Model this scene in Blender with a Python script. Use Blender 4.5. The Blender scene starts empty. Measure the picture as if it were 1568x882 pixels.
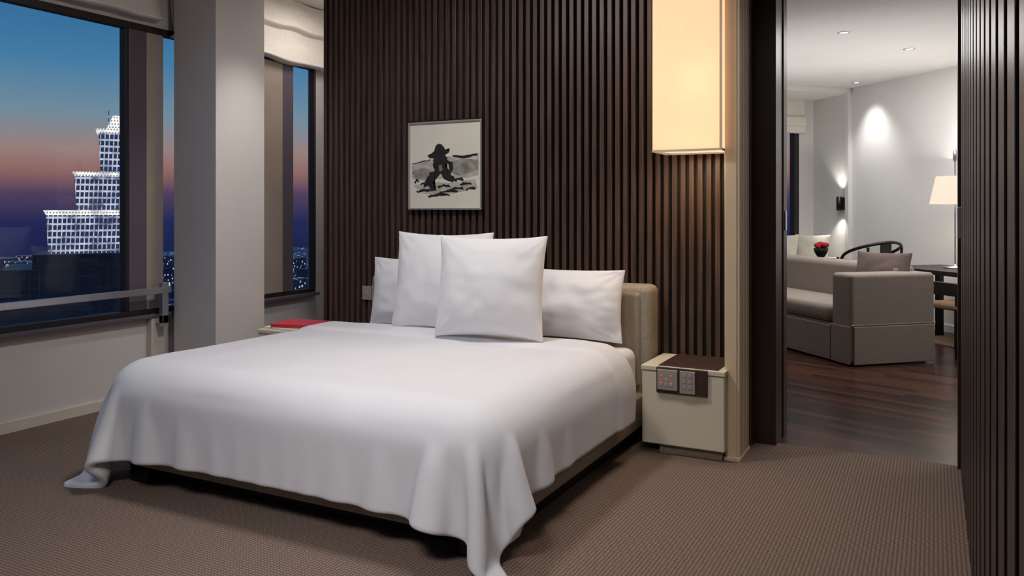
import bpy, bmesh, math, random
import numpy as np
from mathutils import Vector, Matrix, noise
random.seed(4)
S = bpy.context.scene
COL = S.collection
S.view_settings.view_transform = 'Standard'

# ---------------------------------------------------------------- materials
def srgb(r, g, b):
    def f(c):
        c /= 255.0
        return c / 12.92 if c <= 0.04045 else ((c + 0.055) / 1.055) ** 2.4
    return (f(r), f(g), f(b), 1)

def mat(name, col, rough=0.6, metal=0.0, emit=None, estr=0.0, spec=0.5, noise_scale=None, noise_amt=0.12,
        stretch=(1, 1, 1), bump=0.0, bump_scale=None, sheen=0.0):
    m = bpy.data.materials.new(name)
    m.use_nodes = True
    nt = m.node_tree
    b = nt.nodes['Principled BSDF']
    b.inputs['Base Color'].default_value = col
    b.inputs['Roughness'].default_value = rough
    b.inputs['Metallic'].default_value = metal
    b.inputs['Specular IOR Level'].default_value = spec
    if sheen:
        b.inputs['Sheen Weight'].default_value = sheen
    if emit:
        b.inputs['Emission Color'].default_value = emit
        b.inputs['Emission Strength'].default_value = estr
    ns = noise_scale or 6.0
    tc = nt.nodes.new('ShaderNodeTexCoord')
    mp = nt.nodes.new('ShaderNodeMapping')
    mp.inputs['Scale'].default_value = stretch
    nt.links.new(tc.outputs['Object'], mp.inputs['Vector'])
    nz = nt.nodes.new('ShaderNodeTexNoise')
    nz.inputs['Scale'].default_value = ns
    nz.inputs['Detail'].default_value = 5
    nt.links.new(mp.outputs['Vector'], nz.inputs['Vector'])
    cr = nt.nodes.new('ShaderNodeValToRGB')
    a = noise_amt
    cr.color_ramp.elements[0].position = 0.3
    cr.color_ramp.elements[1].position = 0.7
    cr.color_ramp.elements[0].color = (col[0] * (1 - a), col[1] * (1 - a), col[2] * (1 - a), 1)
    cr.color_ramp.elements[1].color = (min(1, col[0] * (1 + a)), min(1, col[1] * (1 + a)), min(1, col[2] * (1 + a)), 1)
    nt.links.new(nz.outputs['Fac'], cr.inputs['Fac'])
    nt.links.new(cr.outputs['Color'], b.inputs['Base Color'])
    if bump:
        bp = nt.nodes.new('ShaderNodeBump')
        bp.inputs['Strength'].default_value = bump
        bp.inputs['Distance'].default_value = 0.01
        n2 = nt.nodes.new('ShaderNodeTexNoise')
        n2.inputs['Scale'].default_value = bump_scale or ns * 4
        nt.links.new(tc.outputs['Object'], n2.inputs['Vector'])
        nt.links.new(n2.outputs['Fac'], bp.inputs['Height'])
        nt.links.new(bp.outputs['Normal'], b.inputs['Normal'])
    return m

M_wall = mat('plaster_warm_white', srgb(205, 200, 197), 0.85, noise_scale=3, noise_amt=0.02)
M_ceil = mat('ceiling_paint', srgb(225, 223, 220), 0.9, noise_scale=3, noise_amt=0.02)
M_lwall = mat('living_wall_paint', srgb(224, 223, 221), 0.85, noise_scale=3, noise_amt=0.02)
M_base = mat('baseboard_paint', srgb(205, 198, 188), 0.6, noise_amt=0.03)
M_slat = mat('dark_walnut_slat', srgb(72, 56, 48), 0.42, noise_scale=5, noise_amt=0.42, stretch=(14, 14, 0.6), spec=0.4)
M_slatback = mat('dark_walnut_back', srgb(24, 17, 15), 0.6, noise_scale=5, noise_amt=0.2, stretch=(14, 14, 0.6))
M_slatdark = mat('espresso_slat', srgb(46, 33, 28), 0.38, noise_scale=5, noise_amt=0.3, stretch=(14, 14, 0.6))
M_frame = mat('window_frame_bronze', srgb(92, 84, 94), 0.45, noise_amt=0.05)
M_frame2 = mat('window_mullion_beige', srgb(165, 150, 138), 0.5, noise_amt=0.05)
M_frame3 = mat('window_frame_dark', srgb(38, 30, 28), 0.5, noise_amt=0.05)
M_metal = mat('brushed_steel', srgb(200, 200, 204), 0.3, 0.9, noise_amt=0.04)
M_white = mat('white_cotton', srgb(220, 219, 224), 0.8, noise_scale=2, noise_amt=0.015, sheen=0.15, bump=0.05, bump_scale=300)
M_pillow = mat('pillow_cotton', srgb(226, 225, 228), 0.8, noise_scale=2, noise_amt=0.015, sheen=0.15, bump=0.10, bump_scale=9)
M_base_f = mat('oatmeal_upholstery', srgb(150, 139, 124), 0.95, noise_scale=90, noise_amt=0.18, bump=0.3, bump_scale=260)
M_black = mat('black_wood', srgb(18, 15, 14), 0.4, noise_amt=0.1)
M_cream = mat('cream_lacquer', srgb(212, 202, 182), 0.4, noise_scale=3, noise_amt=0.02)
M_cream2 = mat('cream_lacquer_lamp_tint', srgb(212, 190, 160), 0.45, noise_scale=3, noise_amt=0.02)  # cream warmed so the colour carries the box lamp's glow on the pillar
M_leather = mat('brown_leather', srgb(58, 38, 33), 0.5, noise_scale=60, noise_amt=0.15, bump=0.1, bump_scale=200)
M_red = mat('red_leather', srgb(206, 60, 74), 0.5, noise_scale=40, noise_amt=0.1)
M_sofa = mat('sofa_linen', srgb(150, 138, 129), 0.95, noise_scale=70, noise_amt=0.12, bump=0.3, bump_scale=220)
M_cush = mat('taupe_velvet', srgb(108, 92, 88), 0.9, noise_scale=20, noise_amt=0.1)
M_ivory = mat('ivory_cushion', srgb(215, 210, 195), 0.9, noise_scale=20, noise_amt=0.05)
M_shade = mat('roman_shade_linen', srgb(226, 220, 212), 0.9, noise_scale=40, noise_amt=0.04)
M_sil = mat('silver_plate', srgb(185, 180, 175), 0.35, 0.6, noise_amt=0.03)
M_paper = mat('art_paper', srgb(222, 218, 205), 0.9, noise_scale=5, noise_amt=0.03)
M_inkg = mat('ink_wash_grey', srgb(140, 137, 130), 0.9, noise_scale=18, noise_amt=0.45)
M_inkl = mat('ink_wash_light', srgb(180, 176, 165), 0.9, noise_scale=14, noise_amt=0.28)
M_ink = mat('ink_black', srgb(26, 25, 25), 0.8, noise_scale=25, noise_amt=0.5)
M_led = mat('red_led', srgb(200, 40, 30), 0.5, emit=srgb(255, 60, 40), estr=1.2)
M_bulb = mat('lit_diffuser', (1, 1, 1, 1), 0.5, emit=(1, 0.93, 0.82, 1), estr=4.0)
M_bulb2 = mat('lamp_base_diffuser', srgb(200, 185, 160), 0.5, emit=(1, 0.8, 0.58, 1), estr=.8)
M_rug = mat('tan_rug', srgb(126, 100, 76), 0.95, noise_scale=60, noise_amt=0.2)
M_rose = mat('red_petals', srgb(170, 20, 28), 0.6, noise_scale=30, noise_amt=0.25)

def node_mat(name):
    m = bpy.data.materials.new(name); m.use_nodes = True
    return m, m.node_tree, m.node_tree.nodes['Principled BSDF']

def carpet():
    m, nt, b = node_mat('ribbed_carpet')
    N, L = nt.nodes, nt.links
    tc = N.new('ShaderNodeTexCoord')
    w = N.new('ShaderNodeTexWave'); w.bands_direction = 'X'; w.inputs['Scale'].default_value = 20; w.inputs['Distortion'].default_value = 0.7
    w.inputs['Detail'].default_value = 2; w.inputs['Detail Scale'].default_value = 6
    w2 = N.new('ShaderNodeTexWave'); w2.bands_direction = 'Y'; w2.inputs['Scale'].default_value = 20; w2.inputs['Distortion'].default_value = 1.0
    L.new(tc.outputs['Object'], w.inputs['Vector']); L.new(tc.outputs['Object'], w2.inputs['Vector'])
    nz = N.new('ShaderNodeTexNoise'); nz.inputs['Scale'].default_value = 160; nz.inputs['Detail'].default_value = 3
    L.new(tc.outputs['Object'], nz.inputs['Vector'])
    mu = N.new('ShaderNodeMath'); mu.operation = 'MULTIPLY'; L.new(w.outputs['Fac'], mu.inputs[0]); L.new(w2.outputs['Fac'], mu.inputs[1])
    ad = N.new('ShaderNodeMath'); ad.operation = 'MULTIPLY_ADD'; L.new(nz.outputs['Fac'], ad.inputs[0]); ad.inputs[1].default_value = 0.8; L.new(mu.outputs[0], ad.inputs[2])
    cr = N.new('ShaderNodeValToRGB')
    cr.color_ramp.elements[0].position = 0.2; cr.color_ramp.elements[0].color = srgb(76, 63, 56)
    cr.color_ramp.elements[1].position = 1.0; cr.color_ramp.elements[1].color = srgb(144, 124, 112)
    L.new(ad.outputs[0], cr.inputs['Fac']); L.new(cr.outputs['Color'], b.inputs['Base Color'])
    b.inputs['Roughness'].default_value = 0.95; b.inputs['Specular IOR Level'].default_value = 0.1
    bp = N.new('ShaderNodeBump'); bp.inputs['Strength'].default_value = 0.4; bp.inputs['Distance'].default_value = 0.006
    L.new(ad.outputs[0], bp.inputs['Height']); L.new(bp.outputs['Normal'], b.inputs['Normal'])
    return m
M_carpet = carpet()

def wood_floor():
    m, nt, b = node_mat('dark_plank_floor')
    N, L = nt.nodes, nt.links
    tc = N.new('ShaderNodeTexCoord')
    mp = N.new('ShaderNodeMapping'); mp.inputs['Rotation'].default_value = (0, 0, math.radians(20))
    L.new(tc.outputs['Object'], mp.inputs['Vector'])
    br = N.new('ShaderNodeTexBrick'); br.inputs['Scale'].default_value = 1.0
    br.inputs['Brick Width'].default_value = 0.8; br.inputs['Row Height'].default_value = 0.085
    br.inputs['Mortar Size'].default_value = 0.003
    br.inputs['Color1'].default_value = srgb(84, 52, 42); br.inputs['Color2'].default_value = srgb(34, 22, 19); br.inputs['Mortar'].default_value = srgb(12, 8, 7)
    L.new(mp.outputs['Vector'], br.inputs['Vector'])
    L.new(br.outputs['Color'], b.inputs['Base Color'])
    b.inputs['Roughness'].default_value = 0.26; b.inputs['Specular IOR Level'].default_value = 0.16
    bp = N.new('ShaderNodeBump'); bp.inputs['Strength'].default_value = 0.3; bp.inputs['Distance'].default_value = 0.002
    L.new(br.outputs['Fac'], bp.inputs['Height']); bp.invert = True; L.new(bp.outputs['Normal'], b.inputs['Normal'])
    return m
M_wood = wood_floor()

def glass():
    m = bpy.data.materials.new('window_glass'); m.use_nodes = True
    nt = m.node_tree; nt.nodes.clear()
    o = nt.nodes.new('ShaderNodeOutputMaterial'); mx = nt.nodes.new('ShaderNodeMixShader')
    t = nt.nodes.new('ShaderNodeBsdfTransparent'); g = nt.nodes.new('ShaderNodeBsdfGlossy')
    g.inputs['Roughness'].default_value = 0.02
    mx.inputs[0].default_value = 0.02
    nt.links.new(t.outputs[0], mx.inputs[1]); nt.links.new(g.outputs[0], mx.inputs[2]); nt.links.new(mx.outputs[0], o.inputs[0])
    return m
M_glass = glass()

def lamp_fabric(name, c1, c2, st, transl):
    m = bpy.data.materials.new(name); m.use_nodes = True
    nt = m.node_tree; N, L = nt.nodes, nt.links
    b = N['Principled BSDF']; out = N['Material Output']
    tc = N.new('ShaderNodeTexCoord')
    mp = N.new('ShaderNodeMapping'); mp.inputs['Scale'].default_value = (60, 60, 1.2)
    L.new(tc.outputs['Object'], mp.inputs['Vector'])
    nz = N.new('ShaderNodeTexNoise'); nz.inputs['Scale'].default_value = 8; L.new(mp.outputs[0], nz.inputs['Vector'])
    cr = N.new('ShaderNodeValToRGB'); cr.color_ramp.elements[0].position = .3; cr.color_ramp.elements[1].position = .7
    cr.color_ramp.elements[0].color = c1; cr.color_ramp.elements[1].color = c2
    L.new(nz.outputs['Fac'], cr.inputs['Fac'])
    L.new(cr.outputs[0], b.inputs['Emission Color']); b.inputs['Emission Strength'].default_value = st
    b.inputs['Base Color'].default_value = srgb(120, 105, 88); b.inputs['Roughness'].default_value = 0.9
    if transl:
        tr = N.new('ShaderNodeBsdfTranslucent'); L.new(cr.outputs[0], tr.inputs['Color'])
        ad = N.new('ShaderNodeAddShader'); L.new(b.outputs[0], ad.inputs[0]); L.new(tr.outputs[0], ad.inputs[1]); L.new(ad.outputs[0], out.inputs['Surface'])
    return m
M_lamp = lamp_fabric('lit_linen_shade', srgb(228, 192, 160), srgb(240, 208, 178), 0.55, True)
M_lamp2 = lamp_fabric('lit_white_shade', srgb(255, 226, 200), srgb(255, 238, 220), 0.85, False)

def facade(name, cell, dark, lit, st, lw=0.2, rnd=0.5):
    m = bpy.data.materials.new(name); m.use_nodes = True
    nt = m.node_tree; N, L = nt.nodes, nt.links
    b = N['Principled BSDF']; b.inputs['Base Color'].default_value = (0.01, 0.012, 0.02, 1)
    tc = N.new('ShaderNodeTexCoord')
    sx = N.new('ShaderNodeSeparateXYZ'); L.new(tc.outputs['Object'], sx.inputs[0])
    add = N.new('ShaderNodeMath'); add.operation = 'ADD'; L.new(sx.outputs[0], add.inputs[0]); L.new(sx.outputs[1], add.inputs[1])
    def line(src, c, lw):
        d = N.new('ShaderNodeMath'); d.operation = 'DIVIDE'; L.new(src, d.inputs[0]); d.inputs[1].default_value = c
        f = N.new('ShaderNodeMath'); f.operation = 'FRACT'; L.new(d.outputs[0], f.inputs[0])
        l = N.new('ShaderNodeMath'); l.operation = 'LESS_THAN'; L.new(f.outputs[0], l.inputs[0]); l.inputs[1].default_value = lw
        return l.outputs[0]
    a = line(add.outputs[0], cell[0], lw); c = line(sx.outputs[2], cell[1], lw * 1.1)
    mxn = N.new('ShaderNodeMath'); mxn.operation = 'MAXIMUM'; L.new(a, mxn.inputs[0]); L.new(c, mxn.inputs[1])
    nz = N.new('ShaderNodeTexNoise'); nz.inputs['Scale'].default_value = 0.13; nz.inputs['Detail'].default_value = 6; nz.inputs['Roughness'].default_value = .8
    L.new(tc.outputs['Object'], nz.inputs['Vector'])
    rr = N.new('ShaderNodeMapRange'); rr.inputs[1].default_value = .4; rr.inputs[2].default_value = .6; rr.inputs[3].default_value = 1 - rnd; rr.inputs[4].default_value = 1.2
    L.new(nz.outputs['Fac'], rr.inputs[0])
    mu = N.new('ShaderNodeMath'); mu.operation = 'MULTIPLY'; L.new(mxn.outputs[0], mu.inputs[0]); L.new(rr.outputs[0], mu.inputs[1])
    mix = N.new('ShaderNodeMixRGB'); mix.inputs[1].default_value = dark; mix.inputs[2].default_value = lit; mix.use_clamp = True
    L.new(mu.outputs[0], mix.inputs[0]); L.new(mix.outputs[0], b.inputs['Emission Color']); b.inputs['Emission Strength'].default_value = st
    return m
M_tower = facade('tower_lit_lattice', (1.9, 3.1), srgb(40, 52, 92), srgb(214, 220, 232), 0.85, 0.27, rnd=0.85)
M_crown = facade('tower_crown_glow', (1.3, 1.6), srgb(120, 130, 155), srgb(255, 252, 240), 1.1, 0.5, rnd=0.6)
M_towerdark = facade('dark_tower_facade', (4.0, 5.0), srgb(7, 10, 20), srgb(20, 24, 38), 0.8, 0.10, rnd=0.95)

def city(name, base, scale, thr, gate, st):
    m = bpy.data.materials.new(name); m.use_nodes = True
    nt = m.node_tree; N, L = nt.nodes, nt.links
    b = N['Principled BSDF']; b.inputs['Base Color'].default_value = (0.004, 0.006, 0.015, 1)
    tc = N.new('ShaderNodeTexCoord')
    v = N.new('ShaderNodeTexVoronoi'); v.inputs['Scale'].default_value = scale
    L.new(tc.outputs['Object'], v.inputs['Vector'])
    l = N.new('ShaderNodeMath'); l.operation = 'LESS_THAN'; l.inputs[1].default_value = thr; L.new(v.outputs['Distance'], l.inputs[0])
    nz = N.new('ShaderNodeTexNoise'); nz.inputs['Scale'].default_value = 0.006; L.new(tc.outputs['Object'], nz.inputs['Vector'])
    g = N.new('ShaderNodeMath'); g.operation = 'GREATER_THAN'; g.inputs[1].default_value = gate; L.new(nz.outputs['Fac'], g.inputs[0])
    mu = N.new('ShaderNodeMath'); mu.operation = 'MULTIPLY'; L.new(l.outputs[0], mu.inputs[0]); L.new(g.outputs[0], mu.inputs[1])
    hs = N.new('ShaderNodeMixRGB'); hs.blend_type = 'MIX'; hs.inputs[0].default_value = 0.5; L.new(v.outputs['Color'], hs.inputs[1]); hs.inputs[2].default_value = (0.4, 0.55, 0.95, 1)
    mix = N.new('ShaderNodeMixRGB'); L.new(mu.outputs[0], mix.inputs[0]); mix.inputs[1].default_value = base; L.new(hs.outputs[0], mix.inputs[2])
    L.new(mix.outputs[0], b.inputs['Emission Color']); b.inputs['Emission Strength'].default_value = st
    return m
M_city = city('city_night_ground', srgb(15, 22, 50), .04, .24, .44, .9)
M_cityb = city('city_block_windows', srgb(12, 18, 42), .14, .26, .46, .8)

# ---------------------------------------------------------------- helpers
def link(o, parent=None):
    COL.objects.link(o)
    if parent: o.parent = parent
    return o

def empty(name, loc=(0, 0, 0), rz=0):
    e = bpy.data.objects.new(name, None); e.location = loc; e.rotation_euler = (0, 0, rz)
    e.empty_display_size = 0.1
    return link(e)

def mesh_obj(name, verts, faces, m, parent=None, smooth=False):
    me = bpy.data.meshes.new(name); me.from_pydata(verts, [], faces); me.update()
    me.materials.append(m)
    o = bpy.data.objects.new(name, me)
    if smooth:
        for p in me.polygons: p.use_smooth = True
    return link(o, parent)

def boxes(name, lst, m, parent=None, bevel=0.0, rz=0.0, seg=2):
    vs, fs = [], []
    for (x0, x1, y0, y1, z0, z1) in lst:
        n = len(vs)
        vs += [(x0, y0, z0), (x1, y0, z0), (x1, y1, z0), (x0, y1, z0), (x0, y0, z1), (x1, y0, z1), (x1, y1, z1), (x0, y1, z1)]
        fs += [tuple(n + i for i in f) for f in ((0, 3, 2, 1), (4, 5, 6, 7), (0, 1, 5, 4), (1, 2, 6, 5), (2, 3, 7, 6), (3, 0, 4, 7))]
    o = mesh_obj(name, vs, fs, m, parent)
    o.rotation_euler = (0, 0, rz)
    if bevel:
        b = o.modifiers.new('bev', 'BEVEL'); b.width = bevel; b.segments = seg; b.limit_method = 'ANGLE'
        if seg > 2:
            for p in o.data.polygons: p.use_smooth = True
            w = o.modifiers.new('wn', 'WEIGHTED_NORMAL'); w.keep_sharp = False
    return o

def box(name, x0, x1, y0, y1, z0, z1, m, parent=None, bevel=0.0, rz=0.0, seg=2):
    return boxes(name, [(x0, x1, y0, y1, z0, z1)], m, parent, bevel, rz, seg)

def frustum(name, b0, b1, z0, z1, m, parent=None):
    (x0, x1, y0, y1), (X0, X1, Y0, Y1) = b0, b1
    vs = [(x0, y0, z0), (x1, y0, z0), (x1, y1, z0), (x0, y1, z0), (X0, Y0, z1), (X1, Y0, z1), (X1, Y1, z1), (X0, Y1, z1)]
    return mesh_obj(name, vs, [(0, 3, 2, 1), (4, 5, 6, 7), (0, 1, 5, 4), (1, 2, 6, 5), (2, 3, 7, 6), (3, 0, 4, 7)], m, parent)

def lathe(name, prof, m, parent=None, loc=(0, 0, 0), n=32):
    vs, fs = [], []
    for (r, z) in prof:
        for i in range(n):
            a = 2 * math.pi * i / n
            vs.append((r * math.cos(a) + loc[0], r * math.sin(a) + loc[1], z + loc[2]))
    for j in range(len(prof) - 1):
        for i in range(n):
            k = (i + 1) % n
            fs.append((j * n + i, j * n + k, (j + 1) * n + k, (j + 1) * n + i))
    return mesh_obj(name, vs, fs, m, parent, smooth=True)

def tube(name, pts, r, m, parent=None, smooth=True):
    c = bpy.data.curves.new(name, 'CURVE'); c.dimensions = '3D'; c.bevel_depth = r; c.bevel_resolution = 3; c.use_fill_caps = True
    if smooth:
        s = c.splines.new('NURBS'); s.points.add(len(pts) - 1); s.use_endpoint_u = True; s.order_u = 3
        for i, p in enumerate(pts): s.points[i].co = (*p, 1)
        c.resolution_u = 8
    else:
        s = c.splines.new('POLY'); s.points.add(len(pts) - 1)
        for i, p in enumerate(pts): s.points[i].co = (*p, 1)
    c.materials.append(m)
    return link(bpy.data.objects.new(name, c), parent)

def pillow(name, w, h, t, m, loc, lean, rz, parent=None, ear=0.05, seed=0, n=30, wr=0.006):
    vs, fs = [], []
    idx = {}
    for side in (-1, 1):
        for j in range(n + 1):
            for i in range(n + 1):
                border = i in (0, n) or j in (0, n)
                if border and side == 1:
                    idx[(1, i, j)] = idx[(-1, i, j)]; continue
                u = -1 + 2 * i / n; v = -1 + 2 * j / n
                u = math.sin(u * math.pi / 2) * .45 + u * .55; v = math.sin(v * math.pi / 2) * .45 + v * .55
                px = u * w / 2 * (1 - ear * (1 - v * v)); pz = v * h / 2 * (1 - ear * 1.2 * (1 - u * u))
                th = t / 2 * (max(0, 1 - abs(u) ** 2.2) ** 0.62) * (max(0, 1 - abs(v) ** 2.2) ** 0.62)
                q = Vector((u * 2.2 + seed * 3.1, v * 2.2, side * 1.7 + seed))
                k = (noise.noise(q) + .5 * noise.noise(q * 2.3)) * wr * 2.2 * (1 if not border else .6)
                cr = math.exp(-((abs(u) - 1) ** 2 + (abs(v) - 1) ** 2) * 5) * math.sin(14 * math.atan2(1 - abs(v) + .02, 1 - abs(u) + .02)) * wr
                py = side * th * (1 - 0.12 * v) + (k + cr if not border else k * .3)
                idx[(side, i, j)] = len(vs); vs.append((px, py, pz + h / 2))
        for j in range(n):
            for i in range(n):
                q = [idx[(side, i, j)], idx[(side, i + 1, j)], idx[(side, i + 1, j + 1)], idx[(side, i, j + 1)]]
                fs.append(tuple(q if side == -1 else q[::-1]))
    o = mesh_obj(name, vs, fs, m, parent, smooth=True)
    o.matrix_local = Matrix.Translation(loc) @ Matrix.Rotation(rz, 4, 'Z') @ Matrix.Rotation(-lean, 4, 'X')
    s = o.modifiers.new('s', 'SUBSURF'); s.levels = 1; s.render_levels = 1
    return o

def area(name, loc, size, power, col=(1, 1, 1), rot=(0, 0, 0), sy=None, spread=None, target=None):
    l = bpy.data.lights.new(name, 'AREA'); l.energy = power; l.color = col; l.size = size
    if sy: l.shape = 'RECTANGLE'; l.size_y = sy
    if spread: l.spread = spread
    o = bpy.data.objects.new(name, l); o.location = loc; o.rotation_euler = rot
    if target: o.rotation_euler = (Vector(target) - Vector(loc)).to_track_quat('-Z', 'Y').to_euler()
    return link(o)

def spot(name, loc, target, power, ang, col=(1, 1, 1), blend=0.5, r=0.05):
    l = bpy.data.lights.new(name, 'SPOT'); l.energy = power; l.color = col; l.spot_size = math.radians(ang); l.spot_blend = blend; l.shadow_soft_size = r
    o = bpy.data.objects.new(name, l); o.location = loc
    o.rotation_euler = (Vector(target) - Vector(loc)).to_track_quat('-Z', 'Y').to_euler()
    return link(o)

def point(name, loc, power, col, r=.05):
    l = bpy.data.lights.new(name, 'POINT'); l.energy = power; l.color = col; l.shadow_soft_size = r
    o = bpy.data.objects.new(name, l); o.location = loc
    return link(o)

HC = 3.15
LC = 2.9
RZ = math.radians(-47)
def LW(x, y, z):
    c, s = math.cos(RZ), math.sin(RZ)
    return (x * c - y * s, x * s + y * c, z)

# ---------------------------------------------------------------- room shell
boxes('floor', [(-5.05, 2.1, -2.1, 4.86, -0.12, 0), (-5.05, -3.93, 4.86, 6.05, -0.12, 0)], M_carpet)
boxes('ceiling', [(-5.05, 2.1, -2.1, 4.85, HC, HC + .1), (-5.05, -3.93, 4.85, 6.05, HC, HC + .1)], M_ceil)
WZ0, WZ1 = 0.64, 2.6
boxes('wall_west', [(-5.03, -4.95, -2.1, 6.05, 0, WZ0 - .05), (-5.03, -4.95, -2.1, 6.05, WZ1 + .05, HC),
                    (-5.03, -4.95, -2.1, -1.2, WZ0 - .05, WZ1 + .05), (-5.03, -4.95, 5.66, 6.05, WZ0 - .05, WZ1 + .05)], M_wall)
box('wall_nook', -4.95, -3.93, 5.95, 6.05, 0, HC, M_wall)
box('wall_south', -5.03, 2.1, -2.2, -2.1, 0, HC, M_wall)
box('wall_southeast', 2.0, 2.1, -2.1, 0.9, 0, HC, M_wall)
box('wall_return', 0.27, 2.1, 0.9, 1.0, 0, HC, M_wall)
boxes('wall_north', [(-4.0, -0.82, 4.83, 5.13, 0, HC), (-0.82, 0.27, 4.87, 5.13, 2.8, HC), (0.27, 3.1, 4.87, 5.0, 0, HC)], M_slatback)
box('wall_nook_side', -4.03, -3.93, 5.13, 5.95, 0, HC, M_wall)
def window(name, y0, y1, mull):
    e = empty(name)
    X0, X1 = -5.0, -4.94
    boxes('frame', [(X0, X1, y0, y1, WZ0 - .05, WZ0), (X0, X1, y0, y1, WZ1, WZ1 + .05)], M_frame3, e, .004)
    for i, (a, b, mm) in enumerate(mull):
        box('mullion_%d' % i, X0, X1 + .003, a, b, WZ0, WZ1, mm, e, .003)
    box('glass', -4.965, -4.957, y0, y1, WZ0, WZ1, M_glass, e)
    box('sill', X1, X1 + .05, y0, y1, WZ0 - .06, WZ0 - .035, M_frame, e, .004)
    return e
window('window_1', -1.2, 4.04, [(-1.2, -1.1, M_frame3), (1.1, 1.25, M_frame), (3.72, 3.75, M_frame3), (3.75, 3.89, M_frame), (3.89, 4.03, M_frame2)])
window('window_2', 4.04, 5.66, [(5.0, 5.24, M_frame2), (5.24, 5.37, M_frame), (5.63, 5.66, M_frame3)])
box('baseboard_west', -4.95, -4.93, -2.1, 5.95, 0, 0.07, M_base, None, .003)
box('trim_1', -4.95, -4.90, 3.9, 4.02, 0, WZ0 - .05, M_base, None, .004)

e = empty('window_guard_rail')
box('bar', -4.84, -4.815, -1.2, 4.0, .755, .80, M_metal, e, .004)
for i, y in enumerate((-0.6, 1.7, 3.93)):
    box('post_%d' % i, -4.86, -4.82, y, y + .05, .52, .83, M_metal, e, .004)
    box('bracket_%d' % i, -4.95, -4.82, y, y + .05, .54, .60, M_metal, e, .004)

def roman(name, y0, y1, x, ztop, zbot, nf=4, cord=True):
    e = empty(name)
    prof = []
    H = ztop - zbot
    n = 60
    for i in range(n + 1):
        t = i / n
        z = ztop - H * t
        f = (t * nf) % 1.0 if t < 1 else 1.0
        bulge = 0.03 + 0.07 * (f ** 1.5) * (1 if f < .93 else (1 - f) / .07)
        prof.append((x + bulge, z))
    vs, fs = [], []
    m = 60
    for j in range(m + 1):
        y = y0 + (y1 - y0) * j / m
        for i, (px, pz) in enumerate(prof):
            w = 0.016 * noise.noise(Vector((y * 3.5, pz * 9, 3)))
            vs.append((px + w, y, pz + w * 1.2))
    k = len(prof)
    for j in range(m):
        for i in range(k - 1):
            fs.append((j * k + i, j * k + i + 1, (j + 1) * k + i + 1, (j + 1) * k + i))
    o = mesh_obj('fabric', vs, fs, M_shade, e, smooth=True)
    s = o.modifiers.new('sol', 'SOLIDIFY'); s.thickness = .006
    if cord:
        tube('cord', [(x + .1, y1 - .22, zbot + .05), (x + .1, y1 - .22, 1.25)], .003, M_base, e, False)
        lathe('cord_pull', [(0.001, .12), (.012, .10), (.014, 0.02), (.001, 0)], M_frame2, e, (x + .1, y1 - .22, 1.15), 12)
    return e
roman('roman_shade', 4.06, 5.9, -4.93, HC, 2.6, 2)
roman('roman_shade', -1.2, 3.95, -4.93, HC, 2.68, 2, False)

box('wall_column', -4.84, -4.42, 4.04, 4.5, 0, HC, M_wall, None, .004)

def slats_x(name, x0, x1, yfront, depth, pitch, width, z0, z1, m, mb):
    e = empty(name)
    box('backing', x0, x1, yfront + depth, yfront + depth + .04, z0, z1, mb, e)
    l = []
    n = int((x1 - x0) / pitch)
    for i in range(n):
        a = x0 + i * pitch + (pitch - width) / 2
        l.append((a, a + width, yfront, yfront + depth + .002, z0, z1))
    boxes('slats', l, m, e, .002)
    return e
slats_x('slatted_headwall_panel', -4.03, -1.0, 4.75, .04, .0515, .029, 0, HC, M_slat, M_slatback)
box('trim_2', -4.06, -4.03, 4.74, 5.13, 0, HC, M_slatdark)

e = empty('slatted_sliding_partition')
l = []
y = 0.9
while y < 4.7:
    l.append((.122, .16, y, y + .16, 0, 2.98)); y += .24
boxes('slats', l, M_slatdark, e, .004)
box('backing', .158, .27, .9, 4.86, 0, 2.98, M_slatback, e)
box('edge_post', .11, .25, 4.80, 4.87, 0, 2.98, M_slatdark, e, .003)
box('pull_handle', .105, .125, 4.68, 4.70, 1.2, 1.36, M_metal, e, .003)
box('wall_east', .13, .27, .9, 4.87, 2.98, HC, M_slatback)

e = empty('fluted_pillar')
box('core', -1.0, -.935, 4.40, 4.83, 0, HC, M_cream2, e, .003)
boxes('flutes', [(-.937, -.92, 4.405 + i * .042, 4.435 + i * .042, 0, HC) for i in range(6)], M_cream2, e, .004)
box('base_shoe', -1.0, -.915, 4.385, 4.66, 0, .02, M_cream2, e, .002)

e = empty('door_jamb')
box('face', -.935, -.80, 4.80, 5.10, 0, 2.8, M_slatdark, e, .003)
box('edge_strip', -.812, -.792, 5.02, 5.14, 0, 2.8, M_slat, e, .003)
box('strike_plate', -.79, -.786, 5.05, 5.10, 1.22, 1.34, M_metal, e, .001)
box('side_face', -.935, -.92, 4.66, 4.80, 0, 2.8, M_slat, e, .002)

# ---------------------------------------------------------------- bed
BX0, BX1, BY0, BY1 = -3.56, -1.50, 2.68, 4.60
bed = empty('bed')
box('base', BX0, BX1, BY0, BY1, .085, .27, M_base_f, bed, .015, seg=3)
boxes('plinth', [(BX0 + .12, BX1 - .06, BY0 + .12, BY1 - .1, 0, .09)], M_black, bed)
boxes('legs', [(BX0 + .01, BX0 + .14, BY0 + .02, BY0 + .12, 0, .085), (BX1 - .14, BX1 - .01, BY0 + .02, BY0 + .12, 0, .085)], M_black, bed, .004)
box('mattress', BX0 + .03, BX1 - .03, BY0 + .03, BY1 - .07, .27, .545, M_white, bed, .06, seg=5)
box('headboard', -3.50, -1.465, 4.57, 4.745, .08, .90, M_base_f, bed, .045, seg=5)
box('headboard_pad', -3.44, -1.53, 4.545, 4.60, .3, .86, M_base_f, bed, .025, seg=4)

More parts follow.
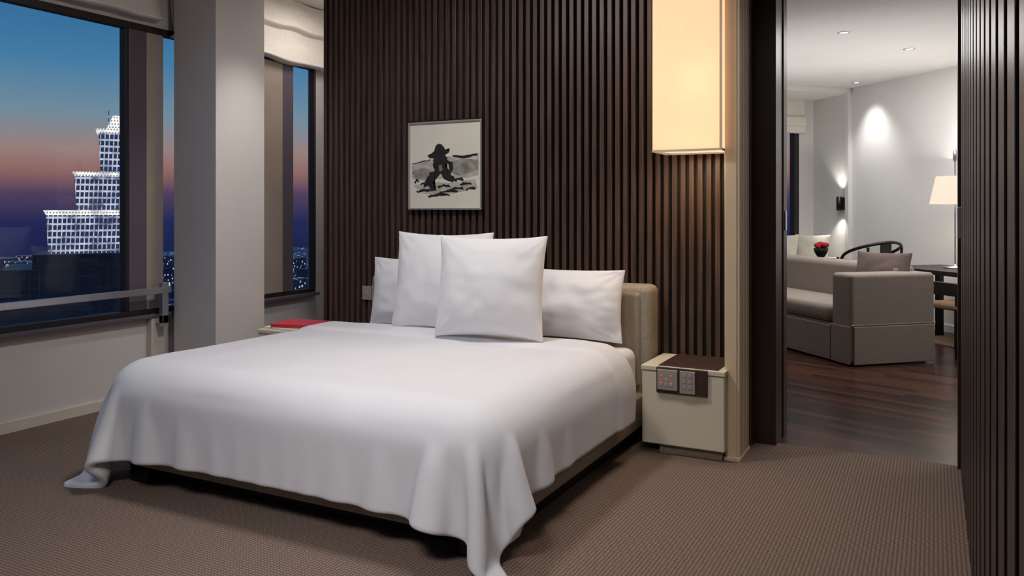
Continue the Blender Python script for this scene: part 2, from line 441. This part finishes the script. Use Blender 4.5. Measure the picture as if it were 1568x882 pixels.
def draped(nx, ny, ovl, ovr, ovf, Y1, top, r, gl, gr, gf, steps, bend, seed, headcurve=0.0, z0=.012, ruffle=.05, grav=5.0, cut=.16, shear=.2):
    X0, X1, Y0 = BX0 - ovl, BX1 + ovr, BY0 - ovf
    gx = np.linspace(X0, X1, nx + 1); gy = np.linspace(Y0, Y1, ny + 1)
    P = np.zeros((ny + 1, nx + 1, 3)); P[..., 0] = gx[None, :]; P[..., 1] = gy[:, None]; P[..., 2] = top + .002
    if headcurve:
        u = np.abs(-1 + 2 * np.arange(nx + 1) / nx)[None, :]; v = (np.arange(ny + 1) / ny)[:, None]
        P[..., 1] -= headcurve * u ** 3 * v ** 6
    I = .25
    ax = np.maximum(np.clip((BX0 + I - P[..., 0]) / (ovl + I), 0, 1), np.clip((P[..., 0] - BX1 + I) / (ovr + I), 0, 1))
    ay = np.clip((BY0 + I - P[..., 1]) / (ovf + I), 0, 1)
    m = (ax * ay) ** 1.5 * cut
    P[..., 0] -= np.sign(P[..., 0] - (BX0 + BX1) / 2) * m * (np.where(P[..., 0] > -2.5, ovr, ovl) + I)
    P[..., 1] += m * (ovf + I)
    rest = P.copy(); rest[..., 2] = 0
    of = np.clip((BY0 + .02 - P[..., 1]) / .35, 0, 1); orr = np.clip((P[..., 0] - BX1 + .02) / .35, 0, 1); ol = np.clip((BX0 + .02 - P[..., 0]) / .35, 0, 1)
    rest[..., 0] += (P[..., 0] - (BX0 + BX1) / 2) * ruffle * of
    rest[..., 1] += (P[..., 1] - (BY0 + BY1) / 2) * ruffle * np.maximum(orr, ol)
    fixed = (P[..., 0] > BX0 + .28) & (P[..., 0] < BX1 - .28) & (P[..., 1] > BY0 + .28)
    P0 = P.copy()
    out = ~fixed
    for j in range(ny + 1):
        for i in range(nx + 1):
            if out[j, i]: P[j, i, 2] += .012 * (1 + noise.noise(Vector((P[j, i, 0] * 7, P[j, i, 1] * 7, seed))))
    w = np.where(fixed, 0.0, 1.0)
    def pair(a, b, k, jac):
        d = P[b] - P[a]; l = np.sqrt((d * d).sum(-1)) + 1e-9
        l0 = np.sqrt(((rest[b] - rest[a]) ** 2).sum(-1))
        wa = w[a]; wb = w[b]; ws = np.maximum(wa + wb, 1e-6)
        c = d * ((l - l0) / l * k * jac / ws)[..., None]
        P[a] += c * wa[..., None]; P[b] -= c * wb[..., None]
    A = slice(None)
    lists = []
    N1, N0 = nx + 1, ny + 1
    for p in (0, 1):
        na = (N1 - 1 - p + 1) // 2
        lists.append(((A, slice(p, p + 2 * na - 1, 2)), (A, slice(p + 1, p + 2 * na, 2)), 1.0))
        nb = (N0 - 1 - p + 1) // 2
        lists.append(((slice(p, p + 2 * nb - 1, 2), A), (slice(p + 1, p + 2 * nb, 2), A), 1.0))
        lists.append(((slice(p, p + 2 * nb - 1, 2), slice(0, N1 - 1)), (slice(p + 1, p + 2 * nb, 2), slice(1, N1)), shear))
        lists.append(((slice(p, p + 2 * nb - 1, 2), slice(1, N1)), (slice(p + 1, p + 2 * nb, 2), slice(0, N1 - 1)), shear))
    bl = []
    for off, k in bend:
        bl.append(((A, slice(0, N1 - off)), (A, slice(off, N1)), k)); bl.append(((slice(0, N0 - off), A), (slice(off, N0), A), k))
    ex0, ex1, ey0 = BX0 - gl, BX1 + gr, BY0 - gf
    cx = np.array([(ex0 + ex1) / 2, (ey0 + 6.0) / 2, (top - 2) / 2]); h = np.array([(ex1 - ex0) / 2, (6.0 - ey0) / 2, (top + 2) / 2]) - r
    V = np.zeros_like(P); dt = 1 / 110
    for s in range(steps):
        V *= .985 if s < steps * .7 else .94
        V[..., 2] -= grav * dt
        prev = P.copy(); P += V * dt * w[..., None]
        for it in range(10):
            for a, b, k in bl: pair(a, b, k, .5)
            for a, b, k in lists: pair(a, b, k, 1.0)
            rel = P - cx; q = np.abs(rel) - h; qm = np.maximum(q, 0)
            nl = np.sqrt((qm * qm).sum(-1)); d = nl - r + np.minimum(q.max(-1), 0)
            hit = (d < 0) & out
            n = np.where(nl[..., None] > 1e-6, qm / (nl[..., None] + 1e-9), (q == q.max(-1, keepdims=True)).astype(float)) * np.sign(rel)
            P += np.where(hit[..., None], n * (0 - d)[..., None], 0)
            fl = P[..., 2] < z0; P[..., 2] = np.maximum(P[..., 2], z0)
        disp = P - prev
        tn = disp - n * (disp * n).sum(-1, keepdims=True)
        P -= np.where(hit[..., None], tn * .3, 0)
        P[..., :2] -= np.where(fl[..., None], disp[..., :2] * .5, 0)
        P[fixed] = P0[fixed]
        V = (P - prev) / dt
        sp = np.sqrt((V * V).sum(-1, keepdims=True)); V *= np.minimum(1, 3 / (sp + 1e-9))
    return P

def duvet():
    nx, ny = 134, 96
    P = draped(nx, ny, .47, .35, .42, 4.24, .585, .19, .13, .06, .085, 400, ((2, .2), (4, .08)), 3, .12, ruffle=.075)
    vs = []
    for j in range(ny + 1):
        for i in range(nx + 1):
            x, y, z = P[j, i]
            up = max(0, min(1, (z - .38) / .15))
            if z > .5: z += .018 * (noise.noise(Vector((x * 1.6, y * 1.6, 5))) + .35) + .004 * noise.noise(Vector((x * 6, y * 4, 9)))
            # turned-back cuff near the pillows
            t = max(0, min(1, (j / ny - .855) / .018)); t = t * t * (3 - 2 * t)
            z += .018 * t * up
            if x > BX1 - .05: x += .016 * t * (1 - up)
            if x < BX0 + .05: x -= .016 * t * (1 - up)
            vs.append((x, y, z))
    fs = [(j * (nx + 1) + i, j * (nx + 1) + i + 1, (j + 1) * (nx + 1) + i + 1, (j + 1) * (nx + 1) + i) for j in range(ny) for i in range(nx)]
    o = mesh_obj('duvet', vs, fs, M_white, bed, True)
    sm = o.modifiers.new('sm', 'SMOOTH'); sm.iterations = 1; sm.factor = .5
    s = o.modifiers.new('sol', 'SOLIDIFY'); s.thickness = .045; s.offset = -0.6
    b = o.modifiers.new('sub', 'SUBSURF'); b.levels = 1; b.render_levels = 1
duvet()

pillow('pillow', .74, .46, .20, M_pillow, (-3.03, 4.43, .57), math.radians(7), 0, None, .05, 1)
pillow('pillow', .76, .43, .20, M_pillow, (-1.965, 4.43, .57), math.radians(7), 0, None, .05, 2)
pillow('euro_pillow', .68, .63, .24, M_pillow, (-2.70, 4.20, .59), math.radians(9), math.radians(4), None, .06, 3)
pillow('euro_pillow', .67, .60, .27, M_pillow, (-2.24, 4.00, .61), math.radians(9), math.radians(8), None, .06, 4)

# ---------------------------------------------------------------- nightstands
def nightstand(x0, x1):
    e = empty('nightstand')
    box('body', x0, x1, 4.33, 4.74, .055, .455, M_cream, e, .006)
    box('top', x0 - .004, x1 + .004, 4.325, 4.74, .458, .485, M_cream, e, .004)
    box('plinth', x0 + .09, x1 - .02, 4.37, 4.7, 0, .055, M_base_f, e)
    return e
n1 = nightstand(-1.44, -1.005 + .02)
box('leather_pad', -1.35, -1.02, 4.345, 4.73, .485, .490, M_leather, n1, .002)
box('control_panel', -1.352, -1.072, 4.312, 4.33, .345, .484, M_leather, n1, .003)
box('switch_plate_a', -1.345, -1.232, 4.304, 4.314, .362, .474, M_sil, n1, .003)
box('switch_plate_b', -1.220, -1.135, 4.304, 4.314, .352, .474, M_sil, n1, .003)
boxes('leds', [(-1.325 + .028 * i, -1.320 + .028 * i, 4.301, 4.305, .44 - .02 * j, .445 - .02 * j) for i in range(3) for j in range(3) if (i + j) % 2 == 0], M_led, n1)
boxes('buttons', [(-1.33 + .028 * i, -1.315 + .028 * i, 4.301, 4.305, .385, .40) for i in range(3)] + [(-1.20 + .03 * i, -1.185 + .03 * i, 4.301, 4.305, .38 + .03 * j, .40 + .03 * j) for i in range(2) for j in range(3)], M_frame2, n1, .001)
n2 = nightstand(-4.32, -3.74)
mg = empty('magazine', (-4.14, 4.52, .4855), math.radians(-6))
box('sheets', -.16, .15, -.15, .12, 0, .012, M_paper, mg, .001)
bk = empty('red_leather_folder', (-4.10, 4.54, .4980), math.radians(10))
box('cover', -.17, .17, -.14, .12, 0.018, .028, M_red, bk, .003)
box('pages', -.165, .165, -.135, .115, .004, .018, M_red, bk)
box('under_cover', -.17, .17, -.14, .12, 0, .004, M_red, bk)

e = empty('wall_outlet')
box('plate', -3.70, -3.62, 4.738, 4.752, .69, .79, M_sil, e, .003)
boxes('sockets', [(-3.685, -3.665, 4.734, 4.739, .72, .76), (-3.655, -3.635, 4.734, 4.739, .72, .76)], M_frame2, e)
e = empty('wall_telephone')
box('body', -3.58, -3.515, 4.70, 4.752, .66, .82, M_cream, e, .006)
box('handset', -3.57, -3.53, 4.68, 4.70, .67, .81, M_cream, e, .008, seg=3)

# ---------------------------------------------------------------- picture
pf = empty('framed_ink_drawing')
fx0, fx1, fz0, fz1 = -3.28, -2.685, 1.345, 1.955
fy = 4.715
boxes('frame', [(fx0, fx1, fy, 4.75, fz1 - .012, fz1), (fx0, fx1, fy, 4.75, fz0, fz0 + .012), (fx0, fx0 + .012, fy, 4.75, fz0 + .012, fz1 - .012), (fx1 - .012, fx1, fy, 4.75, fz0 + .012, fz1 - .012)], M_sil, pf, .002)
boxes('frame_side', [(fx1 - .001, fx1 + .006, fy + .003, 4.75, fz0, fz1), (fx0 - .006, fx0 + .001, fy + .003, 4.75, fz0, fz1), (fx0, fx1, fy + .003, 4.75, fz1, fz1 + .008)], M_black, pf)
box('paper', fx0 + .012, fx1 - .012, 4.728, 4.75, fz0 + .012, fz1 - .012, M_paper, pf)
LAY = [4.7276]
def ink(name, pts, m, jit=.004):
    LAY[0] -= .00008
    yy = LAY[0]
    W = fx1 - fx0; H = fz1 - fz0
    out = []
    for i in range(len(pts)):
        a = pts[i]; b = pts[(i + 1) % len(pts)]
        for k in range(6):
            t = k / 6
            x = a[0] + (b[0] - a[0]) * t; z = a[1] + (b[1] - a[1]) * t
            nx_ = noise.noise(Vector((x * 30, z * 30, 1))); nz_ = noise.noise(Vector((x * 30, z * 30, 7)))
            x += jit * 2 * nx_; z += jit * 2 * nz_
            out.append((fx0 + x * W, yy, fz0 + (1 - z) * H))
    bm = bmesh.new(); vv = [bm.verts.new(p) for p in out]; f = bm.faces.new(vv)
    bmesh.ops.triangulate(bm, faces=[f])
    me = bpy.data.meshes.new(name); bm.to_mesh(me); bm.free(); me.materials.append(m)
    link(bpy.data.objects.new(name, me), pf)
ink('wash_hill', [(.05, .50), (.2, .44), (.35, .42), (.5, .40), (.7, .41), (.95, .37), (.95, .62), (.7, .66), (.5, .64), (.25, .68), (.05, .64)], M_inkl)
ink('wash_dark', [(.55, .46), (.75, .43), (.95, .45), (.94, .57), (.7, .62), (.56, .58)], M_inkg)
ink('wash_left', [(.06, .56), (.2, .52), (.34, .55), (.32, .64), (.1, .66)], M_inkg)
ink('wash_ground', [(.06, .72), (.3, .68), (.6, .70), (.9, .66), (.94, .76), (.6, .82), (.2, .82)], M_inkl)
ink('streak', [(.60, .385), (.75, .40), (.93, .375), (.94, .40), (.75, .43), (.62, .41)], M_ink)
ink('streak_left', [(.05, .47), (.3, .43), (.3, .437), (.05, .482)], M_ink)
ink('hat', [(.27, .39), (.32, .35), (.35, .34), (.37, .28), (.42, .25), (.48, .28), (.50, .32), (.56, .31), (.57, .35), (.50, .39), (.40, .42), (.30, .42)], M_ink, .008)
ink('shoulders', [(.33, .44), (.40, .39), (.50, .38), (.54, .44), (.50, .50), (.56, .56), (.60, .62), (.66, .66), (.60, .70), (.50, .66), (.44, .60), (.38, .66), (.30, .72), (.28, .68), (.34, .60), (.36, .52)], M_ink, .010)
ink('gap_light', [(.42, .50), (.46, .49), (.47, .55), (.43, .57)], M_inkg, .004)
ink('arm', [(.54, .44), (.60, .47), (.62, .54), (.58, .60), (.56, .56), (.57, .50), (.52, .48)], M_ink, .006)
ink('animal_head', [(.24, .66), (.30, .58), (.36, .57), (.38, .62), (.34, .70), (.38, .78), (.33, .79), (.28, .73), (.20, .75)], M_ink, .010)
for i, (x, z, w) in enumerate([(.10, .79, .22), (.40, .74, .16), (.56, .77, .18), (.70, .72, .14), (.16, .71, .08), (.42, .80, .24), (.78, .77, .12), (.62, .67, .12), (.26, .84, .3), (.08, .68, .06)]):
    ink('stroke_%d' % i, [(x, z), (x + w * .5, z - .028), (x + w, z - .02), (x + w + .02, z + .005), (x + w * .5, z), (x + .02, z + .02)], M_ink, .008)

# ---------------------------------------------------------------- box lamp
lp = empty('pendant_box_lamp')
lx0, lx1, ly0, ly1, lz0, lz1 = -1.385, -1.003, 4.35, 4.62, 1.67, 2.98
mesh_obj('shade', [(lx0, ly0, lz0), (lx1, ly0, lz0), (lx1, ly1, lz0), (lx0, ly1, lz0), (lx0, ly0, lz1), (lx1, ly0, lz1), (lx1, ly1, lz1), (lx0, ly1, lz1)],
         [(0, 1, 5, 4), (1, 2, 6, 5), (2, 3, 7, 6), (3, 0, 4, 7)], M_lamp, lp)
boxes('trim_ring', [(lx0 - .002, lx1 + .002, ly0 - .002, ly0 + .004, lz0 - .006, lz0 + .006), (lx0 - .002, lx0 + .004, ly0, ly1, lz0 - .006, lz0 + .006), (lx1 - .004, lx1 + .002, ly0, ly1, lz0 - .006, lz0 + .006), (lx0, lx1, ly1 - .004, ly1 + .002, lz0 - .006, lz0 + .006)], M_cream, lp)
boxes('corner_trim', [(lx1 - .012, lx1 + .001, ly0 - .003, ly0 + .002, lz0, lz1)], M_cream2, lp)
box('diffuser', lx0 + .03, lx1 - .01, ly0 + .02, ly1 - .02, lz0 + .002, lz0 + .006, M_bulb2, lp)
box('ceiling_stem', (lx0 + lx1) / 2 - .02, (lx0 + lx1) / 2 + .02, 4.46, 4.50, 2.9, HC, M_metal, lp)
area('lamp_downlight', (-1.2, 4.48, 1.655), .3, 4.5, (1, .74, .48), sy=.22)
point('lamp_bulb', (-1.15, 4.50, 2.05), .26, (1, .88, .76), .07)
point('lamp_bulb.001', (-1.2, 4.50, 2.55), .12, (1, .88, .76), .07)

# ---------------------------------------------------------------- living room
boxes('floor_living', [(-3.93, 3.1, 4.86, 13.2, -0.12, 0)], M_wood)
box('ceiling_living', -3.93, 3.1, 5.0, 13.2, LC, LC + .1, M_ceil)
box('wall_living_west', -4.03, -3.93, 5.95, 10.2, 0, LC, M_lwall)
box('wall_living_east', 3.0, 3.1, 4.87, 7.6, 0, LC, M_lwall)
WLX = -9.65; WLY = 6.986
box('wall_living_far', WLX - .1, -2.9, WLY, WLY + .12, 0, LC, M_lwall, rz=RZ)
boxes('wall_living_window', [(WLX - .12, WLX, 3.3, WLY, 0, .75), (WLX - .12, WLX, 3.3, WLY, 2.7, LC), (WLX - .12, WLX, 6.75, WLY, .75, 2.7), (WLX - .12, WLX, 3.3, 3.6, .75, 2.7)], M_lwall, rz=RZ)
w3 = empty('window_3', rz=RZ)
boxes('frame', [(WLX - .1, WLX + .01, 3.6, 6.75, .75, .80), (WLX - .1, WLX + .01, 3.6, 6.75, 2.65, 2.7), (WLX - .1, WLX + .01, 6.68, 6.75, .8, 2.65), (WLX - .1, WLX + .01, 5.9, 5.98, .8, 2.65), (WLX - .1, WLX + .01, 4.6, 4.68, .8, 2.65)], M_frame3, w3)
box('glass', WLX - .06, WLX - .05, 3.6, 6.75, .8, 2.65, M_glass, w3)
e = empty('roman_shade', rz=RZ)
boxes('folds', [(WLX, WLX + .10, 3.6, 6.80, 2.60, 2.86), (WLX, WLX + .13, 3.6, 6.80, 2.48, 2.61), (WLX, WLX + .11, 3.6, 6.80, 2.38, 2.49)], M_shade, e, .03, seg=4)
box('trim_3', -8.92, -8.85, WLY - .06, WLY, 0, LC, M_lwall, None, .003, rz=RZ)
box('trim_4', WLX, -8.85, 3.3, WLY, LC - .06, LC, M_ceil, None, .003, rz=RZ)
box('baseboard_far', -8.85, -2.9, WLY - .015, WLY, 0, .08, M_lwall, rz=RZ)

sf = empty('sofa', rz=RZ)
sx0, sx1, sy0, sy1 = -8.2, -5.89, 4.64, 5.51
def skirted(name, x0, x1, y0, y1, z0, z1, bev=.04):
    return box(name, x0, x1, y0, y1, z0, z1, M_sofa, sf, bev, seg=4)
skirted('arm_right', sx1 - .27, sx1, sy0, sy1, .02, .79, .035)
skirted('arm_left', sx0, sx0 + .27, sy0, sy1, .02, .79, .035)
skirted('back', sx0 + .2, sx1 - .2, sy1 - .25, sy1 - .01, .02, .84, .06)
skirted('seat_base', sx0 + .2, sx1 - .2, sy0 + .02, sy1 - .1, .02, .34, .02)
skirted('seat_cushion', sx0 + .28, sx1 - .28, sy0, sy1 - .22, .34, .50, .06)
boxes('skirt', [(sx1 - .26, sx1 - .012, sy0 - .012, sy0 + .002, .015, .34), (sx0 + .28, sx1 - .28, sy0 - .004, sy0 + .02, .015, .32),
                (sx1 - .002, sx1 + .014, sy0 + .02, sy1 - .02, .015, .34)], M_sofa, sf, .006)
tube('piping', [(sx1 + .0, sy0, .35), (sx1, sy0 + .4, .352), (sx1, sy1, .35)], .006, M_sofa, sf)
o = pillow('sofa_cushion', .52, .48, .16, M_cush, (0, 0, 0), 0, 0, None, .05, 7, 16)
o.matrix_local = Matrix.Translation(LW(-6.24, 5.20, .50)) @ Matrix.Rotation(RZ + math.radians(25), 4, 'Z') @ Matrix.Rotation(math.radians(-16), 4, 'X')

dk = empty('writing_desk', rz=RZ)
box('top', -7.2, -5.0, 6.08, 6.80, .705, .75, M_black, dk, .004)
boxes('legs', [(-7.17, -7.11, 6.12, 6.18, 0, .705), (-5.09, -5.03, 6.12, 6.18, 0, .705), (-7.17, -7.11, 6.70, 6.76, 0, .705), (-5.09, -5.03, 6.70, 6.76, 0, .705)], M_black, dk, .003)
tl = empty('table_lamp', LW(-6.70, 6.51, .75))
lathe('base', [(0.001, 0), (.11, 0), (.11, .015), (.02, .025), (.012, .04), (.001, .05)], M_metal, tl)
tube('stem', [(0, 0, .02), (0, 0, 1.15)], .008, M_metal, tl, False)
lathe('shade', [(.235, .65), (.175, .93)], M_lamp2, tl)
lathe('finial', [(.001, 1.22), (.02, 1.18), (.022, 1.1), (.001, 1.06)], M_metal, tl, n=12)
point('table_lamp_bulb', LW(-6.70, 6.51, 1.5), 10, (1, .86, .7), .05)

dc = empty('desk_chair', LW(-6.15, 6.00, 0), RZ)
box('seat', -.23, .23, -.22, .22, .43, .48, M_rug, dc, .015, seg=3)
for i, (x, y) in enumerate(((-.21, -.2), (.21, -.2), (-.21, .2), (.21, .2))):
    box('leg_%d' % i, x - .018, x + .018, y - .018, y + .018, 0, .43 if y > 0 else .68, M_black, dc, .004)
box('back_rest', -.23, .23, -.225, -.19, .56, .68, M_black, dc, .01, seg=3)
boxes('rug', [(-7.05, -5.15, 6.25, 6.68, 0, .012)], M_rug, rz=RZ)

rt = empty('side_table', LW(-8.40, 6.05, 0), RZ)
lathe('top', [(.001, .70), (.42, .70), (.43, .715), (.43, .735), (.42, .75), (.001, .75)], M_black, rt, n=40)
lathe('pedestal', [(.24, 0), (.24, .02), (.05, .06), (.035, .4), (.06, .70)], M_black, rt)
vz = empty('rose_vase', LW(-8.27, 6.09, .75))
lathe('bowl', [(.001, 0), (.035, 0), (.03, .02), (.07, .08), (.085, .13), (.08, .135), (.06, .09), (.001, .05)], M_black, vz, n=24)
for i in range(9):
    a = i * 2.4; r = .055 * math.sqrt(i / 9) + .005
    lathe('rose_%d' % i, [(.001, -.03), (.028, -.015), (.036, .01), (.03, .03), (.02, .022), (.012, .035), (.001, .025)], M_rose, vz, (r * math.cos(a), r * math.sin(a), .17 - r * .5 + (i % 3) * .012), 10)

hc = empty('horseshoe_armchair', LW(-7.72, 6.3, 0), RZ)
M_hc = M_black
box('seat', -.27, .27, -.24, .24, .45, .49, M_hc, hc, .008)
pts = []
for i in range(17):
    a = math.radians(-125 + 250 * i / 16)
    z = .99 - .20 * (abs(i - 8) / 8) ** 1.6
    pts.append((.05 + .30 * math.cos(a), .31 * math.sin(a), z))
tube('horseshoe_rail', pts, .017, M_hc, hc)
for i, (x, y, zt) in enumerate(((-.25, -.22, .80), (-.25, .22, .80), (.25, -.2, .93), (.25, .2, .93))):
    tube('leg_%d' % i, [(x, y, 0), (x, y, .49), (x + (.02 if x > 0 else .05), y * 1.1, zt)], .015, M_hc, hc, True)
boxes('back_splat', [(.275, .29, -.07, .07, .49, .97)], M_hc, hc, .004)
boxes('stretchers', [(-.25, .25, -.23, -.21, .1, .13), (-.25, .25, .21, .23, .1, .13), (-.26, -.24, -.22, .22, .08, .11), (.24, .26, -.22, .22, .12, .15)], M_hc, hc)

db = empty('window_daybed', rz=RZ)
box('platform', WLX + .02, -8.95, 4.4, 6.9, 0, .30, M_ivory, db, .01)
box('mattress_pad', WLX + .02, -8.93, 4.4, 6.9, .30, .48, M_ivory, db, .04, seg=4)
box('back_bolster', WLX + .02, -8.95, 6.76, 6.92, .48, .72, M_ivory, db, .05, seg=4)
for i, (x, y) in enumerate(((-9.25, 6.15), (-9.15, 6.55))):
    o = pillow('throw_pillow', .5, .54, .17, M_ivory, (0, 0, 0), 0, 0, None, .05, 10 + i, 14)
    o.matrix_local = Matrix.Translation(LW(x, y, .50)) @ Matrix.Rotation(RZ + math.radians(30), 4, 'Z') @ Matrix.Rotation(math.radians(-14), 4, 'X')

sc = empty('wall_sconce', LW(-9.02, WLY - .07, 1.42), RZ)
box('back_plate', -.03, .03, .03, .07, -.08, .08, M_black, sc, .004)
lathe('cylinder', [(.001, -.09), (.035, -.09), (.035, .09), (.001, .09)], M_black, sc, n=20)
q = LW(-9.02, WLY - .12, 1.42)
spot('sconce_up', (q[0], q[1], 1.53), LW(-9.02, WLY - .06, 2.6), 9, 100, (1, .93, .82), .7, .02)
spot('sconce_down', (q[0], q[1], 1.31), LW(-9.02, WLY - .06, .3), 9, 100, (1, .93, .82), .7, .02)

def downlight(x, y, z):
    e = empty('ceiling_downlight', (x, y, z))
    lathe('ring', [(.055, 0), (.055, -.004), (.038, -.006), (.036, .0)], M_metal, e, n=24)
    lathe('lens', [(.001, -.001), (.036, -.001)], M_bulb, e, n=24)
for p in ((-.70, 7.66), (-.21, 8.74), (-.84, 10.75), (.3, 9.6)):
    downlight(p[0], p[1], LC)
spot('wall_washer', (-.84, 10.75, LC - .03), (-.62, 10.92, 1.3), 55, 80, (1, .97, .93), 1.0, .07)
spot('wall_washer.001', (.3, 9.55, LC - .03), (.52, 9.75, 1.3), 38, 80, (1, .97, .93), 1.0, .07)
area('living_ceiling_light', (-.6, 8.2, LC - .05), 2.2, 60, (1, .975, .95))
area('living_ceiling_fill', (-.8, 8.6, 1.9), 3.0, 28, (1, .975, .95), rot=(math.pi, 0, 0))  # unseen upward area light, added to brighten the living-room ceiling
area('living_ceiling_light.001', (1.4, 6.6, LC - .05), 1.2, 22, (1, .96, .92))

# ---------------------------------------------------------------- bedroom lights
area('bedroom_ceiling_light', (-2.4, 3.2, HC - .05), .35, 36, (1, .97, .95), sy=.35)
area('bedroom_ceiling_light.001', (-.9, 3.3, HC - .05), .5, 9, (1, .94, .88), spread=math.radians(130))
area('bedroom_front_fill', (-1.2, .2, HC - .1), .9, 17, (1, .98, .97), target=(-2.1, 2.4, .2), spread=math.radians(70))  # added fill from the camera side, lifts the foot of the bed
area('bedroom_ceiling_light.003', (-4.25, 5.2, HC - .05), .4, 8, (1, .92, .85))
spot('column_fill_spot', (-3.55, 4.25, HC - .05), (-4.42, 4.28, 1.5), 70, 52, (1, .97, .93), 1.0, .10)  # added spot that brightens the column's room-facing side
downlight(-3.55, 4.25, HC)  # fixture added to go with the column fill spot

# ---------------------------------------------------------------- outside
tw = empty('skyscraper', (-362, 262, 0), math.radians(27.5 + 26.6))
def tier(name, x0, x1, z0, z1, d, fl=.8):
    frustum(name, (x0, x1, -d / 2, d / 2), (x0 - fl, x1 + fl, -d / 2 - fl, d / 2 + fl), z0, z1 - 2.2, M_tower, tw)
    frustum(name + '_parapet', (x0 - fl, x1 + fl, -d / 2 - fl, d / 2 + fl), (x0 - fl - 1.2, x1 + fl + 1.2, -d / 2 - fl - 1, d / 2 + fl + 1), z1 - 2.2, z1, M_crown, tw)
tier('tier_low', -24, 14, -19.5, .7, 30)
tier('tier_mid', -12.5, 14, .7, 19, 26)
tier('tier_high', -2.5, 14, 19, 40, 20)
frustum('crown', (0, 13, -6, 6), (3, 11, -5, 5), 40, 47, M_crown, tw)
for i, (x, h) in enumerate(((1, 50), (4, 54), (7, 53), (11, 50))):
    box('spire_%d' % i, x, x + .35, -.3, .3, 40, h, M_tower, tw)
boxes('podium', [(-42, 16, -25, 25, -60, -26), (-30, 15, -20, 20, -26, -19.6)], M_towerdark, tw)
box('podium_low', -60, 20, -30, 30, -160, -52, M_towerdark, tw)
mesh_obj('ground', [(-2600, -2600, -160), (-20, -2600, -160), (-20, 2600, -160), (-2600, 2600, -160)], [(0, 1, 2, 3)], M_city)
rb = random.Random(11)
bl = []
for i in range(90):
    d = rb.uniform(650, 2300); a = rb.uniform(math.radians(25), math.radians(75))
    x = -d * math.sin(a); y = d * math.cos(a); s = rb.uniform(14, 45)
    bl.append((x - s, x + s, y - s, y + s, -160, -160 + rb.uniform(20, 70)))
boxes('city_buildings', bl, M_cityb)

w = bpy.data.worlds.new('dusk_sky'); S.world = w; w.use_nodes = True
nt = w.node_tree; N, L = nt.nodes, nt.links
bg = N['Background']
tc = N.new('ShaderNodeTexCoord'); sx = N.new('ShaderNodeSeparateXYZ'); L.new(tc.outputs['Generated'], sx.inputs[0])
mr = N.new('ShaderNodeMapRange'); mr.inputs[1].default_value = -.15; mr.inputs[2].default_value = .25; L.new(sx.outputs[2], mr.inputs[0])
cr = N.new('ShaderNodeValToRGB'); el = cr.color_ramp.elements
stops = [(0.0, (14, 20, 44)), (.22, (20, 30, 70)), (.34, (36, 42, 88)), (.42, (82, 66, 96)), (.48, (146, 106, 104)), (.54, (156, 132, 128)), (.64, (116, 144, 162)), (.78, (70, 128, 170)), (1.0, (36, 98, 152))]
el[0].position = 0; el[0].color = srgb(*stops[0][1]); el[1].position = 1; el[1].color = srgb(*stops[-1][1])
for p, c in stops[1:-1]:
    q = el.new(p); q.color = srgb(*c)
L.new(mr.outputs[0], cr.inputs['Fac']); L.new(cr.outputs[0], bg.inputs['Color']); bg.inputs['Strength'].default_value = 0.95

# ---------------------------------------------------------------- camera
c = bpy.data.cameras.new('camera'); co = bpy.data.objects.new('camera', c); link(co)
co.location = (0, 0, 1.35); co.rotation_euler = (math.radians(90), 0, math.radians(27.5))
c.sensor_width = 36; c.lens = 28.49; c.shift_y = -0.0772; c.clip_start = .02; c.clip_end = 6000
S.camera = co
